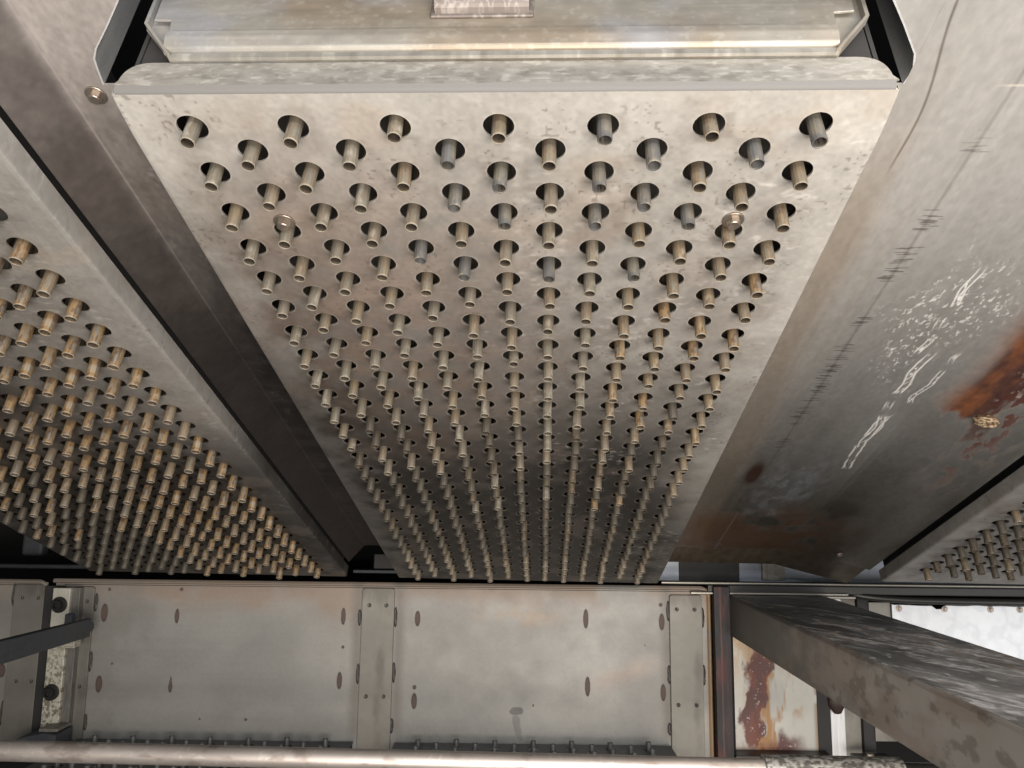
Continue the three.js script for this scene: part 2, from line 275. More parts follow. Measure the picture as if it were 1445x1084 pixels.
M.wall = surface('wall_sheet_steel', 1536, 344, wallRect, (x, y) => {
  const n1 = fbm(x * 5, y * 7, 4), n2 = fbm(x * 24, y * 24, 4), br = vn(x * 6, y * 260), fine = fbm(x * 190, y * 190, 2);
  let c = mix3([0.255, 0.248, 0.226], [0.305, 0.297, 0.27], sst(0.3, 0.7, n1)), rough = 0.5 + 0.14 * n2, met = 0.4;
  const top = y < 0.6 ? 0 : sst(0.67, 0.76, y + (n1 - 0.5) * 0.18) * sst(0.22, 0.55, fbm(x * 7 + 4, y * 12, 4)); c = mix3(c, [0.24, 0.18, 0.135], top * 0.8); met -= top * 0.25;
  const band = sst(0.035, 0.0, Math.abs(y - 0.70 + (n2 - 0.5) * 0.05)) * sst(0.17, 0.0, Math.abs(x - 0.02)) * sst(0.3, 0.6, n2); c = mix3(c, [0.33, 0.26, 0.19], band * 0.8);
  const b2 = sst(0.05, 0.0, Math.abs(y - 0.56 + (n1 - 0.5) * 0.08)) * sst(0.14, 0.02, Math.abs(x - 0.29)); c = mix3(c, [0.37, 0.28, 0.22], b2 * 0.4);
  const left = sst(-0.9, -1.02, x + (n2 - 0.5) * 0.14 - (y - 0.6) * 0.35); c = mix3(c, [0.2, 0.185, 0.16], left * 0.5);
  for (const s of [-0.385, -0.28, 0.4]) c = mix3(c, [0.16, 0.145, 0.125], sst(0.026, 0.0, Math.abs(x - s) + (n2 - 0.5) * 0.012) * 0.7);  // shadows along the strap edges painted onto the sheet
  for (const [ox, oy, ow, oh, tear] of OVAL) {
    if (Math.abs(x - ox) > 0.03 || Math.abs(y - oy) > 0.06) continue; let dx = (x - ox) / ow, dy = (y - oy) / oh; if (Math.abs(dx) > 2.4 || Math.abs(dy) > 2.4) continue;
    if (tear) dx *= 1 + 0.9 * Math.max(0, dy + 0.3);
    dx /= 1.2; dy /= 1.3; const d = Math.hypot(dx, dy) + (n2 - 0.5) * 0.25, o = sst(1.12, 0.95, d), rim = sst(0.22, 0, Math.abs(d - 0.93));
    c = mix3(c, [0.075, 0.044, 0.033], o * 0.9); c = mix3(c, [0.035, 0.024, 0.02], rim * 0.75); rough += o * 0.1; met -= o * 0.45;
  }
  const sm = sst(0.62, 0.5, Math.hypot((x - 0.021 - (n2 - 0.5) * 0.03) * 45, (y - 0.468) * 60)) + 0.6 * sst(0.62, 0.5, Math.hypot((x - 0.024 - 0.2 * (0.44 - y) - (n2 - 0.5) * 0.02) * 55, (y - 0.428) * 18)); c = mix3(c, [0.09, 0.085, 0.08], Math.min(1, sm) * 0.7);
  const low = sst(0.43, 0.385, y + (n2 - 0.5) * 0.04); c = mix3(c, [0.26, 0.27, 0.26], low * 0.5);
  const rim = x < 0.49 ? 0 : sst(0.495, 0.508, x) * sst(0.35, 0.6, fbm(x * 30, y * 12, 3) + 0.15); c = mix3(c, [0.3, 0.17, 0.07], rim * 0.75); met -= rim * 0.4;
  return [...c.map((v) => v * (0.93 + 0.04 * br + 0.1 * fine)), rough + 0.03 * br, Math.max(0.05, met), 0.5 + (br - 0.5) * 0.08 + (n2 - 0.5) * 0.15];
}, { bump: 0.0004, clamp: true });
M.strap = surface('strap_steel', 256, 256, [0, 0, 0.4, 0.4], (x, y) => {
  const n = fbm(x * 9, y * 9, 4), n2 = fbm(x * 60, y * 60, 4);
  return [...mix3(mix3([0.165, 0.155, 0.132], [0.235, 0.224, 0.195], n * 0.6 + n2 * 0.4), [0.09, 0.08, 0.065], sst(0.55, 0.75, fbm(x * 16 + 4, y * 7, 4)) * 0.5), 0.45 + 0.2 * n, 0.5, n2];
}, { bump: 0.0003 });
M.grim = surface('grimy_steel', 64, 256, [0, 0, 0.1, 0.4], (x, y) => { const n = fbm(x * 60, y * 40, 4); return [...mix3([0.1, 0.095, 0.085], [0.2, 0.19, 0.17], n), 0.55, 0.4, n]; });
M.weld = surface('weld_bead', 64, 64, [0, 0, 1, 1], (a, b) => { const n = fbm(a * 6, b * 6, 3); return [...mix3([0.03, 0.026, 0.024], [0.09, 0.08, 0.07], sst(0.4, 0.7, n)), 0.6, 0.3, n]; }, { bump: 0.001 });
M.bar = surface('grimy_pale_bar', 128, 512, [0, 0, 0.05, 0.36], (x, y) => {
  const n = fbm(x * 60, y * 40, 4), n2 = fbm(x * 260, y * 200, 3);
  let c = mix3([0.46, 0.44, 0.36], [0.55, 0.53, 0.45], n); c = mix3(c, [0.13, 0.11, 0.07], sst(0.45, 0.62, n2 * 0.6 + n * 0.4) * sst(0.32, 0.1, y) * 0.85);
  return [...c, 0.55, 0.3, n2];
}, { bump: 0.0004 });
M.iron = surface('dark_iron', 256, 128, [0, 0, 0.6, 0.3], (x, y) => { const n = fbm(x * 30, y * 30, 4), n2 = fbm(x * 120, y * 120, 3); return [...mix3([0.035, 0.04, 0.047], [0.085, 0.09, 0.1], n * 0.6 + n2 * 0.4), 0.55 + 0.2 * n, 0.45, n2]; }, { bump: 0.0006 });
M.rod = surface('heat_tinted_rod', 768, 64, [0, 0, 1, 1], (a, b) => {
  const n = fbm(a * 26, b * 3, 4), v = sst(0.7, 1, ridge(a * 90, b * 7, 3)) * sst(0.45, 0.6, fbm(a * 40 + 3, b * 4, 3));
  let c = mix3([0.52, 0.46, 0.41], [0.64, 0.585, 0.53], n); c = mix3(c, [0.7, 0.66, 0.6], v * 0.7); c = mix3(c, [0.2, 0.13, 0.1], sst(0.6, 0.75, fbm(a * 50, b * 5 + 9, 4)) * 0.4);
  return [...c, 0.38 + 0.12 * n, 0.75, 0.5 + v * 0.4];
}, { bump: 0.0003 });
M.castSleeve = surface('pitted_sleeve', 256, 128, [0, 0, 1, 1], (a, b) => { const n = fbm(a * 40, b * 40, 4); return [...mix3([0.14, 0.135, 0.12], [0.46, 0.45, 0.41], sst(0.35, 0.65, n)), 0.5, 0.5, n]; }, { bump: 0.0012 });
const rustRect = [0.54, 0.34, 0.80, 0.78];
M.rustPanel = surface('rusted_panel', 512, 768, rustRect, (x, y) => {
  const n = fbm(x * 12, y * 12, 5), n2 = fbm(x * 42, y * 26, 5);
  let c = mix3([0.43, 0.425, 0.39], [0.34, 0.335, 0.295], n), rough = 0.42, met = 0.35;
  const och = sst(0.1, 0.02, Math.abs(x - 0.66 - (n - 0.5) * 0.1)) * sst(0.42, 0.58, n2 + 0.1 * sst(0.5, 0.7, y)); c = mix3(c, [0.3, 0.15, 0.04], och * sst(0.45, 0.7, fbm(x * 70, y * 14, 4)) * 0.95); met -= och * 0.35;
  const top = sst(0.52, 0.64, y + (n - 0.5) * 0.1) * sst(0.3, 0.6, n2 + 0.1); c = mix3(c, [0.33, 0.2, 0.08], top * 0.7);
  const core = sst(0.045, 0.03, Math.abs(x - 0.632 - 0.16 * (y - 0.5) - (n - 0.5) * 0.05) + (n2 - 0.5) * 0.07) * sst(0.365, 0.39, y) * sst(0.68, 0.6, y);
  const base = sst(0.42, 0.375, y + (n2 - 0.5) * 0.08) * sst(0.13, 0.06, Math.abs(x - 0.645)); const r = Math.max(core, base);
  c = mix3(c, mix3([0.075, 0.016, 0.011], [0.13, 0.03, 0.016], sst(0.4, 0.65, n2)), r * 0.95); rough = mix(rough, 0.55, r); met *= 1 - r * 0.9;
  const chip = r * sst(0.72, 0.8, fbm(x * 170, y * 140, 3)); c = mix3(c, [0.4, 0.33, 0.3], chip * 0.7);
  const er = sst(0.012, 0.0, 0.782 - x) + sst(0.012, 0, x - 0.556); c = mix3(c, [0.2, 0.13, 0.07], Math.min(1, er) * sst(0.4, 0.6, n2) * 0.8);
  return [...c, rough, Math.max(0, met), 0.4 + r * 0.25 * n2 + chip * 0.2];
}, { bump: 0.0015, clamp: true });
M.bright = surface('bright_panel_steel', 512, 256, [0.9, 0.4, 1.7, 0.8], (x, y) => {
  const n = fbm(x * 9, y * 9, 4), w = ridge(x * 24, y * 24, 3), n2 = fbm(x * 60, y * 60, 3);
  let c = mix3([0.6, 0.61, 0.6], [0.72, 0.72, 0.71], n); c = mix3(c, [0.46, 0.47, 0.47], sst(0.3, 0.9, w) * 0.3);
  return [...c.map((v) => v * (0.92 + 0.12 * n2)), 0.4, 0.35, 0.5 + w * 0.2];
}, { bump: 0.0004 });
M.rustPost = surface('rusty_black_post', 128, 512, [0.5, 0.34, 0.58, 0.8], (x, y) => {
  const n = fbm(x * 40, y * 14, 4); let c = mix3([0.014, 0.012, 0.012], [0.06, 0.018, 0.016], sst(0.4, 0.65, n) * sst(0.56, 0.525, x)); c = mix3(c, [0.12, 0.05, 0.035], sst(0.003, 0.001, Math.abs(x - 0.531 - 0.002 * fbm(y * 30, 2, 3))) * 0.5);
  return [...c, 0.5, 0.3, n];
}, { bump: 0.001 });
const beamTopR = [0.55, -2.05, 0.82, -0.2];
M.beamTop = surface('scale_and_glare_beam_top', 192, 1280, beamTopR, (x, z) => {
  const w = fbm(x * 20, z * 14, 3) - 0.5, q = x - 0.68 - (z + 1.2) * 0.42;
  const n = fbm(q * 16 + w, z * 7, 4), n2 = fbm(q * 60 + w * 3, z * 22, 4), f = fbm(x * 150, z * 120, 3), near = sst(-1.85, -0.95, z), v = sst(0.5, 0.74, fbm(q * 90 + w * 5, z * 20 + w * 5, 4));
  let c = mix3([0.05, 0.05, 0.05], [0.15, 0.15, 0.148], sst(0.3, 0.7, n)); c = mix3(c, [0.5, 0.495, 0.48], near * (0.45 + 0.55 * sst(0.35, 0.65, n))); c = mix3(c, [0.68, 0.675, 0.65], sst(-1.35, -0.9, z + (n - 0.5) * 0.5) * 0.6); c = mix3(c, [0.74, 0.735, 0.71], Math.min(1, v * (0.3 + 0.7 * near) * sst(0.3, 0.55, n2 * 0.6 + f * 0.4)) * 0.8);  // near-end whitening is glare put into the colour, with white streaks
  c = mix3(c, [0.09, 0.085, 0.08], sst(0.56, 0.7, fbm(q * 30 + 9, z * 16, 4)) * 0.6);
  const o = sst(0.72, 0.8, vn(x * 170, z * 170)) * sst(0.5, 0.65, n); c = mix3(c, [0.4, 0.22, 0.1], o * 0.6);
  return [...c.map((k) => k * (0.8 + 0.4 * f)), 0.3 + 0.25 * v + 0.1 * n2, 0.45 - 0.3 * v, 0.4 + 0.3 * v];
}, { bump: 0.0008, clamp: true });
M.beamSide = surface('heat_tinted_beam', 1024, 96, [-2.05, 0.65, -0.2, 0.77], (z, y) => {
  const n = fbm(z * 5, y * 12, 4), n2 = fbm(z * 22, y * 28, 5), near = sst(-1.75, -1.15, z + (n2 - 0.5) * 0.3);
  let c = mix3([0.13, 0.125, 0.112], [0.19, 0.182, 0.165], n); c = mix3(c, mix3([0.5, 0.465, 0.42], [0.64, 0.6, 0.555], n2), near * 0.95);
  c = mix3(c, [0.4, 0.28, 0.21], near * sst(0.5, 0.65, fbm(z * 9 + 5, y * 20, 4)) * 0.4); c = mix3(c, [0.1, 0.085, 0.07], near * sst(0.56, 0.72, fbm(z * 34 + 15, y * 60, 4)) * 0.4);
  return [...c, 0.4 + 0.15 * n2, 0.7, n2];
}, { bump: 0.0005 });
M.pull = surface('brown_pull', 128, 128, [0, 0, 1, 1], (a, b) => { const n = fbm(a * 9, b * 9, 4), v = sst(0.6, 1, ridge(a * 14, b * 16, 3)); return [...mix3(mix3([0.14, 0.115, 0.098], [0.2, 0.175, 0.155], n), [0.4, 0.36, 0.32], v * 0.5), 0.55, 0.3, n]; }, { bump: 0.0006 });
M.endStrip = surface('burnt_strip', 256, 64, [0, 0, 1, 1], (a, b) => { const n = fbm(a * 6, b * 3, 4); return [...mix3([0.05, 0.032, 0.02], [0.17, 0.14, 0.1], n), 0.45, 0.5, n]; });
M.bend = plain('bare_bend', [0.165, 0.16, 0.15], 0.7, 0.25);
M.rail = plain('rail_steel', [0.33, 0.31, 0.26], 0.4, 0.75);
M.darkRail = plain('sooty_rail', [0.05, 0.048, 0.043], 0.42, 0.6);
M.blueGrey = surface('blue_grey_sheet', 256, 64, [0, 0, 1, 0.25], (x, y) => { const n = fbm(x * 12, y * 30, 4); return [...mix3([0.15, 0.17, 0.2], [0.26, 0.285, 0.31], n), 0.5, 0.5, n]; });
M.lower = surface('lower_plate_steel', 256, 128, [0, 0, 1, 1], (x, y) => { const n = fbm(x * 12, y * 9, 4); return [...mix3([0.085, 0.095, 0.1], [0.16, 0.165, 0.165], n), 0.55, 0.5, n]; });

// ---------------------------------------------------------------- nozzle ducts
const HOLE = 0.152, TUBE = 0.0725, DROP = 0.217;
function tubeGeo(drop, bell, shut) {
  const r = TUBE * S, ri = r * 0.84, top = 0.75 * S, b = -drop * S;
  const g = new THREE.LatheGeometry([[ri, b + 0.055], [ri, b + 0.0006], [ri + 0.0003, b], [r * bell - 0.0003, b], [r * bell, b + 0.0006], [r, b + 0.006], [r, 0], [r, top]].map((p) => new THREE.Vector2(...p)), 14);
  const cap = new THREE.CircleGeometry(ri, 10); cap.rotateX(Math.PI / 2); cap.translate(0, b + shut + 0.03, 0); { const q = cap.attributes.uv; for (let i = 0; i < q.count; i++) q.setXY(i, 0.5, 0.04); }
  return toCreasedNormals(merge([g, cap]), 0.7);
}
const tubeKinds = [0, 1, 2, 3, 4, 5].map((k) => tubeGeo(DROP + [0, 0.012, -0.012, 0.006, -0.02, 0.0][k], [1, 1.02, 1, 1.06, 1, 1.03][k], [0.02, 0.018, 0.024, 0.02, 0.022, 0.019][k]));
const shortTube = tubeGeo(0.15, 1, 0.02);

const camInv = new THREE.Matrix4(); camera.updateMatrixWorld(); camInv.copy(camera.matrixWorld).invert();
function seen(p, margin) {                // would this point of the machine show in the photograph
  const q = p.clone().applyMatrix4(camInv); if (q.z > -0.05) return 0;
  const ty = Math.tan(THREE.MathUtils.degToRad(53.12 / 2)), x = q.x / -q.z / ty / (4 / 3), y = q.y / -q.z / ty;
  return Math.abs(x) < 1 + margin && Math.abs(y) < 1 + margin ? 1 / -q.z : 0;
}
function nozzleDuct(label, u0, k, mat, tint, opt) {
  const big = opt.lip ? 1 : 1.13;
  const g = frameThing('nozzle_duct', label, 'nozzle duct', u0, 'nozzle ducts overhead in the oven');
  const L = (u, v) => X(u0 + u * k, v) - u0 * S;          // local x
  const W = 3.6, v0 = opt.lip ? -0.40 : -1.6, v1 = opt.v1 ?? 16.38, T = 0.0022;
  const holes = [];
  for (let r = 0; r < (opt.rows ?? ROWS); r++) for (let i = 0; i < (r % 2 ? 6 : 7); i++) {
    const u = (r % 2 ? -2.5 : -3) + i, v = r * ROW + 0.0; holes.push([u, v, r]);
  }
  const face = extr(shapeOf([[L(-W, v0), v0 * S], [L(W, v0), v0 * S], [L(W, v1), v1 * S], [L(-W, v1), v1 * S]], holes.map(([u, v]) => [L(u, v), v * S, HOLE * S * big, 18])), T);
  face.rotateX(-Math.PI / 2);
  const uvP = (x, y, z) => { const v = -z / S; return [((x + u0 * S) / S - u0) / k, v]; };
  setUV(face, plateRect, uvP);
  const gs = [face];
  for (const s of [-1, 1]) {                             // turned-up edge along each side
    const prof = thick(rounded([[0, 0], [0.062, 0], [0.075, 0.345]], 0.055, 4).map(([a, b]) => [a * s, b]), 0.022 * s);
    const st = [v0, v0 + 0.1, v0 + 0.5, 2, 5, 8, 11, 14, v1].map((v, i) => (a, b) => [L(W * s, v) + a * S * (opt.lip ? [0.2, 0.5][i] ?? 1 : 1), b * S * (opt.lip ? [0.15, 0.5][i] ?? 1 : 0.86), -v * S]);
    const e = sweep(prof, st, 0.5); setUV(e, plateRect, (x, y, z) => { const q = uvP(x, y, z); return [q[0] + y / S * s * 0.6, q[1]]; }); gs.push(e);
  }
  const plate = part('nozzle_plate', merge(gs), mat, g);
  if (opt.lip) {                                          // turned-up near edge with rounded corners
    const prof = thick(rounded([[0, 0], [-0.03, 0.0], [-0.05, 0.07]], 0.025, 5), -0.022);
    const bend = sweep(prof, [-1, 1].map((s) => (a, b) => [L((W - 0.02) * s, v0), b * S, -(v0 + a) * S]), 0.9);
    const sh = new THREE.Shape(), w = L(W, v0) + 0.0005, hh = 0.375 * S, r = 0.021, h0 = 0.066 * S;
    sh.moveTo(-w, h0); sh.lineTo(w, h0); sh.lineTo(w - 0.004, hh - r); sh.quadraticCurveTo(w - 0.006, hh, w - 0.006 - r, hh); sh.lineTo(-w + 0.006 + r, hh); sh.quadraticCurveTo(-w + 0.006, hh, -w + 0.004, hh - r); sh.closePath();
    const lf = extr(sh, 0.0016); lf.translate(0, 0, -(v0 - 0.05) * S - 0.0012);
    const lipG = flat(lf); setUV(lipG, [-4, 0, 4, 0.5], (x, y) => [x / S, y / S]); part('plate_lip', lipG, M.lip, g);
    part('bend', bend, M.bend, g);
  }
  // casing behind the plate: sides, roof, far end, near end, and the sheet that the tubes are fixed to
  const hw = 3.5, gsB = [], H = 2.6;
  for (const s of [-1, 1]) gsB.push(sweep([[-0.02, 0.03], [0.02, 0.03], [0.02, H], [-0.02, H]], [v0 + 0.02, v1 - 0.02].map((v) => (a, b) => [L(hw * s, v) + a * S, b * S, -v * S])));
  gsB.push(sweep([[-hw, H], [hw, H], [hw, H + 0.04], [-hw, H + 0.04]], [v0 + 0.02, v1 - 0.02].map((v) => (a, b) => [L(a, v), b * S, -v * S])));
  for (const v of [v0 + 0.04, v1 - 0.04]) gsB.push(sweep([[-hw + 0.03, 0.03], [hw - 0.03, 0.03], [hw - 0.03, H], [-hw + 0.03, H]], [v - 0.012, v + 0.012].map((w) => (a, b) => [L(a, w), b * S, -w * S])));
  part('duct_casing', merge(gsB), M.duct, g);
  part('tube_sheet', sweep([[-hw + 0.03, 0.75], [hw - 0.03, 0.75], [hw - 0.03, 0.79], [-hw + 0.03, 0.79]], [v0 + 0.06, v1 - 0.06].map((v) => (a, b) => [L(a, v), b * S, -v * S])), M.tubeSheet, g);
  // tubes
  g.updateMatrixWorld(true);
  const list = [];
  for (const [u, v, r] of holes) {
    const p = new THREE.Vector3(L(u, v), -0.01, -v * S), size = seen(p.clone().applyMatrix4(g.matrixWorld), 0.06);
    const o = { u, v, r, p, size, jx: rr(-0.012, 0.012), jz: rr(-0.012, 0.012), tx: rr(-0.045, 0.045), tz: rr(-0.045, 0.045), len: 1 + (rnd() - 0.5) * 0.16 - (rnd() < 0.04 ? 0.25 : 0), kind: Math.floor(rnd() * 6), m: tint(u, v, rnd()) };
    if (size) list.push(o);
  }
  list.sort((a, b) => b.size - a.size);
  const rest = new Map();
  list.forEach((o, i) => {
    const geo = opt.lip && o.r === 0 && o.u === 0 ? shortTube : tubeKinds[o.kind];
    const mtx = new THREE.Matrix4().compose(new THREE.Vector3(o.p.x + o.jx * S, 0, o.p.z + o.jz * S), new THREE.Quaternion().setFromEuler(new THREE.Euler(o.tx, o.kind, o.tz)), new THREE.Vector3(big, big * o.len, big));
    if (i < 300) { const t = part('tube', geo, M.tubes[o.m], g); t.applyMatrix4(mtx); } else { if (!rest.has(0)) rest.set(0, []); rest.get(0).push(geo.clone().applyMatrix4(mtx)); }
  });
  for (const a of rest.values()) part('tube_field', merge(a), M.tubes[1], g).userData.kind = 'stuff';
  return { g, L, W, v0, v1 };
}
const mid = nozzleDuct('pale perforated plate duct with front lip and end cover between dark channel and stained sheet', 0, 1, M.plateMiddle,
  (u, v, q) => (v > 5 + rnd() * 6 ? (q < 0.75 ? 8 : 9) : v < 2.2 && u > -1.2 && q < 0.45 ? 7 : u > 1 ? (q < 0.25 ? 5 : q < 0.7 ? 2 : 4) : q < 0.3 ? 0 : q < 0.6 ? 1 : q < 0.9 ? 3 : 2), { lip: true });
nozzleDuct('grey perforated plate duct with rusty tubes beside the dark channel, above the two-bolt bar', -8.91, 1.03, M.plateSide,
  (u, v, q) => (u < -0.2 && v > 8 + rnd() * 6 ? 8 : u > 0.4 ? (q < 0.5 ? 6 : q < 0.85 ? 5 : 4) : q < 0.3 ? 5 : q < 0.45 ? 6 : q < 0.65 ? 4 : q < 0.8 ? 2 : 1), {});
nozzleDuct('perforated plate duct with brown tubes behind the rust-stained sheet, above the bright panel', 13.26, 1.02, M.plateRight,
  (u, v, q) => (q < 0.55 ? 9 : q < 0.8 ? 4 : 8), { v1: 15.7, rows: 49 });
for (const [u, v] of [[-2.49, 1.36], [2.51, 1.32]]) {       // bolts through the middle plate
  const b = part('plate_bolt', hexBolt(0.0068, 0.0104), M.bolt, mid.g); b.rotation.x = Math.PI; b.rotation.y = u; b.position.set(mid.L(u, v), 0, -v * S);
}
// near end cover of the middle duct, with its tray and pull
{
  const cov = new THREE.Group(); cov.name = 'end_cover'; mid.g.add(cov);
  const P = (u, h) => [u * S, h * S];
  const tray = extr(shapeOf([P(-3.1, 0.36), P(3.1, 0.36), P(3.44, 0.82), P(3.44, 2.2), P(-3.46, 2.2), P(-3.46, 0.82)]), 0.002); tray.translate(0, 0, 0.46 * S);
  setUV(tray, coverRect, (x, y) => [x / S, y / S]);
  const ears = [];
  for (const s of [-1, 1]) ears.push(sweep([[-0.018, 0], [0.018, 0], [0.018, 0.10], [-0.018, 0.10]], [[3.1, 0.37], [3.43, 0.82], [3.43, 2.2]].map(([u, h]) => (a, b) => [(u + a) * s * S, h * S, (0.46 + b) * S])));
  const earG = merge(ears); setUV(earG, coverRect, (x, y) => [x / S, y / S]);
  part('tray', merge([tray, earG]), M.cover, cov);
  const shp = shapeOf([P(-3.17, 0.66), P(3.12, 0.66), P(3.14, 0.88), P(3.33, 0.90), P(3.36, 2.2), P(-3.38, 2.2), P(-3.37, 0.88), P(-3.2, 0.87)]);
  const fp = extr(shp, 0.0014, 0.0005); fp.translate(0, 0, 0.53 * S); setUV(fp, coverRect, (x, y) => [x / S, y / S]);
  const roll = sweep(thick(Array.from({ length: 10 }, (_, i) => { const a = (i / 9) * Math.PI * 0.62 - 0.1; return [0.66 - Math.sin(a + 0.1) * 0.235, 0.50 + Math.cos(a) * 0.085]; }), 0.02), [-3.17, 3.12].map((u) => (a, b) => [u * S, a * S, b * S]), 1.2);
  setUV(roll, coverRect, (x, y) => [x / S, y / S]);
  const hem = sweep([[0, 0.36], [0.06, 0.36], [0.06, 0.42], [0, 0.42]], [-3.1, 3.1].map((u) => (a, b) => [u * S, b * S, (0.46 + a) * S])); setUV(hem, coverRect, (x, y) => [x / S, y / S]);
  part('cover_face', merge([fp, roll]), M.cover, cov);
  part('hem', hem, M.lip, cov);
  const pg = box(0.084, 0.05, 0.003, -0.165 * S, 1.135 * S, 0.555 * S + 0.001, 0.0014); setUV(pg, [0, 0, 1, 1], (x, y) => [x * 8, y * 8]);
  part('pull_plate', pg, M.pull, cov);
  const tabProf = thick(rounded([[0.028, 1.55 * S], [0.028, 0.90 * S], [0.004, 0.90 * S]].map(([a, b]) => [a - 0.012, b]), 0.012, 5), 0.002);
  const tab = sweep(tabProf, [-0.046, 0.046].map((x) => (a, b) => [-0.165 * S + x * 0.83, b, 0.58 * S + a * 0.6]), 0.7); setUV(tab, [0, 0, 1, 1], (x, y) => [x * 9, y * 9]);
  part('pull_tab', tab, M.pull, cov);
}

// ---------------------------------------------------------------- sheet ceilings between the ducts
function ceiling(name, label, prof, v0, v1, mat, rect, cuts) {
  const g = frameThing(name, label, 'ceiling panel', 0);
  const pr = thick(prof, 0.025), vs = [v0, 1, 4, 8, 12, 15, v1];
  const s = sweep(pr, vs.map((v) => (a, b) => [X(a, v), b * S, -v * S]), 0.5);
  setUV(s, rect, (x, y, z) => { const v = -z / S; return [x / S, v]; });
  return { g, s };
}
{
  // dark channel between the grey duct and the middle duct
  const prof = rounded([[-5.12, 0.40], [-4.72, 0.9], [-3.3, 0.9]], 0.03, 4);
  const { g, s } = ceiling('channel_panel', 'dark sheet metal channel with a bolt between the two largest nozzle plates', prof, 0.22, 16.3, M.ceilLeft, ceilL);
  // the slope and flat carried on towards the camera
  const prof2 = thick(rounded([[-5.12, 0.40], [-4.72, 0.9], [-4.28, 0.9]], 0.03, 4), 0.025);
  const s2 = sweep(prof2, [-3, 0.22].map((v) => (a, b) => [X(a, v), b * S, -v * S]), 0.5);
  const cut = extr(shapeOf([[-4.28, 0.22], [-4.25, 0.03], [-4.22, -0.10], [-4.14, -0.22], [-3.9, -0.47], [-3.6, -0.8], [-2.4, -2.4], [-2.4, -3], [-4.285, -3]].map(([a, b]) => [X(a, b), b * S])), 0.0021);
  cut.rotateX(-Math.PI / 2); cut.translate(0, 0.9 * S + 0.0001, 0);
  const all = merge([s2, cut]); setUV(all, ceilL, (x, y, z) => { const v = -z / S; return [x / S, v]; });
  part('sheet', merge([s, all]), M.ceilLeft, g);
  const fl = sweep([[0, 0], [0.02, 0], [0.02, 1.6], [0, 1.6]], [[-4.285, 0.22], [-4.25, 0.03], [-4.22, -0.10], [-4.14, -0.22], [-3.9, -0.47], [-3.6, -0.8], [-2.4, -2.4]].map(([u, v]) => (a, b) => [X(u + a, v), (0.9 + b) * S, -v * S]), 1.0);
  part('cutout_flange', fl, M.bright, g);
  const b = part('bolt', hexBolt(0.0062, 0.0098), M.bolt, g); b.rotation.x = Math.PI; b.position.set(X(-4.42, 0.35), 0.9 * S, -0.35 * S);
}
{
  const prof = rounded([[3.3, 0.93], [5.24, 0.90], [7.27, 0.92], [9.36, 0.36]], 0.12, 5);
  const { g, s } = ceiling('stained_panel', 'broad brown-stained steel sheet with white scale runs and an orange rust patch round its bolt', prof, 0.30, 15.9, M.ceilRight, ceilR);
  const prof2 = thick(rounded([[4.13, 0.915], [5.24, 0.90], [7.27, 0.92], [9.36, 0.36]], 0.12, 5), 0.025);
  const s2 = sweep(prof2, [-3, 0.30].map((v) => (a, b) => [X(a, v), b * S, -v * S]), 0.5);
  const cut = extr(shapeOf([[4.135, 0.30], [4.16, 0.12], [4.10, -0.06], [3.87, -0.38], [3.67, -0.64], [2.4, -2.3], [2.4, -3], [4.135, -3]].map(([a, b]) => [X(a, b), b * S])), 0.0021);
  cut.rotateX(-Math.PI / 2); cut.translate(0, 0.917 * S, 0);
  const all = merge([s2, cut]); setUV(all, ceilR, (x, y, z) => { const v = -z / S; return [x / S, v]; });
  part('sheet', merge([s, all]), M.ceilRight, g);
  part('cutout_flange', sweep([[0, 0], [-0.02, 0], [-0.02, 1.6], [0, 1.6]], [[4.135, 0.30], [4.16, 0.12], [4.10, -0.06], [3.87, -0.38], [3.67, -0.64], [2.4, -2.3]].map(([u, v]) => (a, b) => [X(u + a, v), (0.915 + b) * S, -v * S]), 1.0), M.bright, g);
  part('end_strip', sweep(thick([[3.4, 0.95], [7.27, 0.95], [9.3, 0.42]], 0.025), [15.92, 17.5].map((v) => (a, b) => [X(a, v), b * S, -v * S])), M.endStrip, g, 'brown burnt end strip');
  const crust = new THREE.IcosahedronGeometry(1, 3), cp = crust.attributes.position;
  for (let i = 0; i < cp.count; i++) { const x = cp.getX(i), y = cp.getY(i), z = cp.getZ(i), k = 0.7 + 0.6 * fbm(x * 4 + 5, z * 4 + y * 2, 3); cp.setXYZ(i, x * k, y * k, z * k); }
  const cg = crust; cg.computeVertexNormals();
  const cb = part('rusty_bolt', cg, surface('rust_crust', 64, 64, [0, 0, 1, 1], (a, b) => { const n = fbm(a * 14, b * 14, 3); return [...mix3([0.1, 0.05, 0.02], [0.42, 0.32, 0.2], sst(0.35, 0.65, n)), 0.85, 0.05, n]; }, { bump: 0.003 }), g, 'bolt caked in tan rust'); cb.scale.set(0.017, 0.007, 0.014); cb.position.set(X(8.3, 7.3), 0.60 * S, -7.3 * S); cb.rotation.z = -0.29;
  const sb = part('bolt', hexBolt(0.0056, 0.0075), M.bolt, g); sb.rotation.x = Math.PI; sb.rotation.z = 0; sb.position.set(X(8.35, 15.2), 0.58 * S, -15.2 * S);
}

// ---------------------------------------------------------------- oven shell round it all
function struct(name, g, m) { const o = part(name, g, m, scene); o.userData.kind = 'structure'; return o; }
struct('ceiling', box(6, 0.02, 4, 0, 1.95, -1.6), M.black);
struct('wall', box(6, 3.0, 0.02, 0, 0.6, -2.55), M.black);
struct('floor', box(6, 0.02, 5, 0, -0.2, -0.3), M.dark);

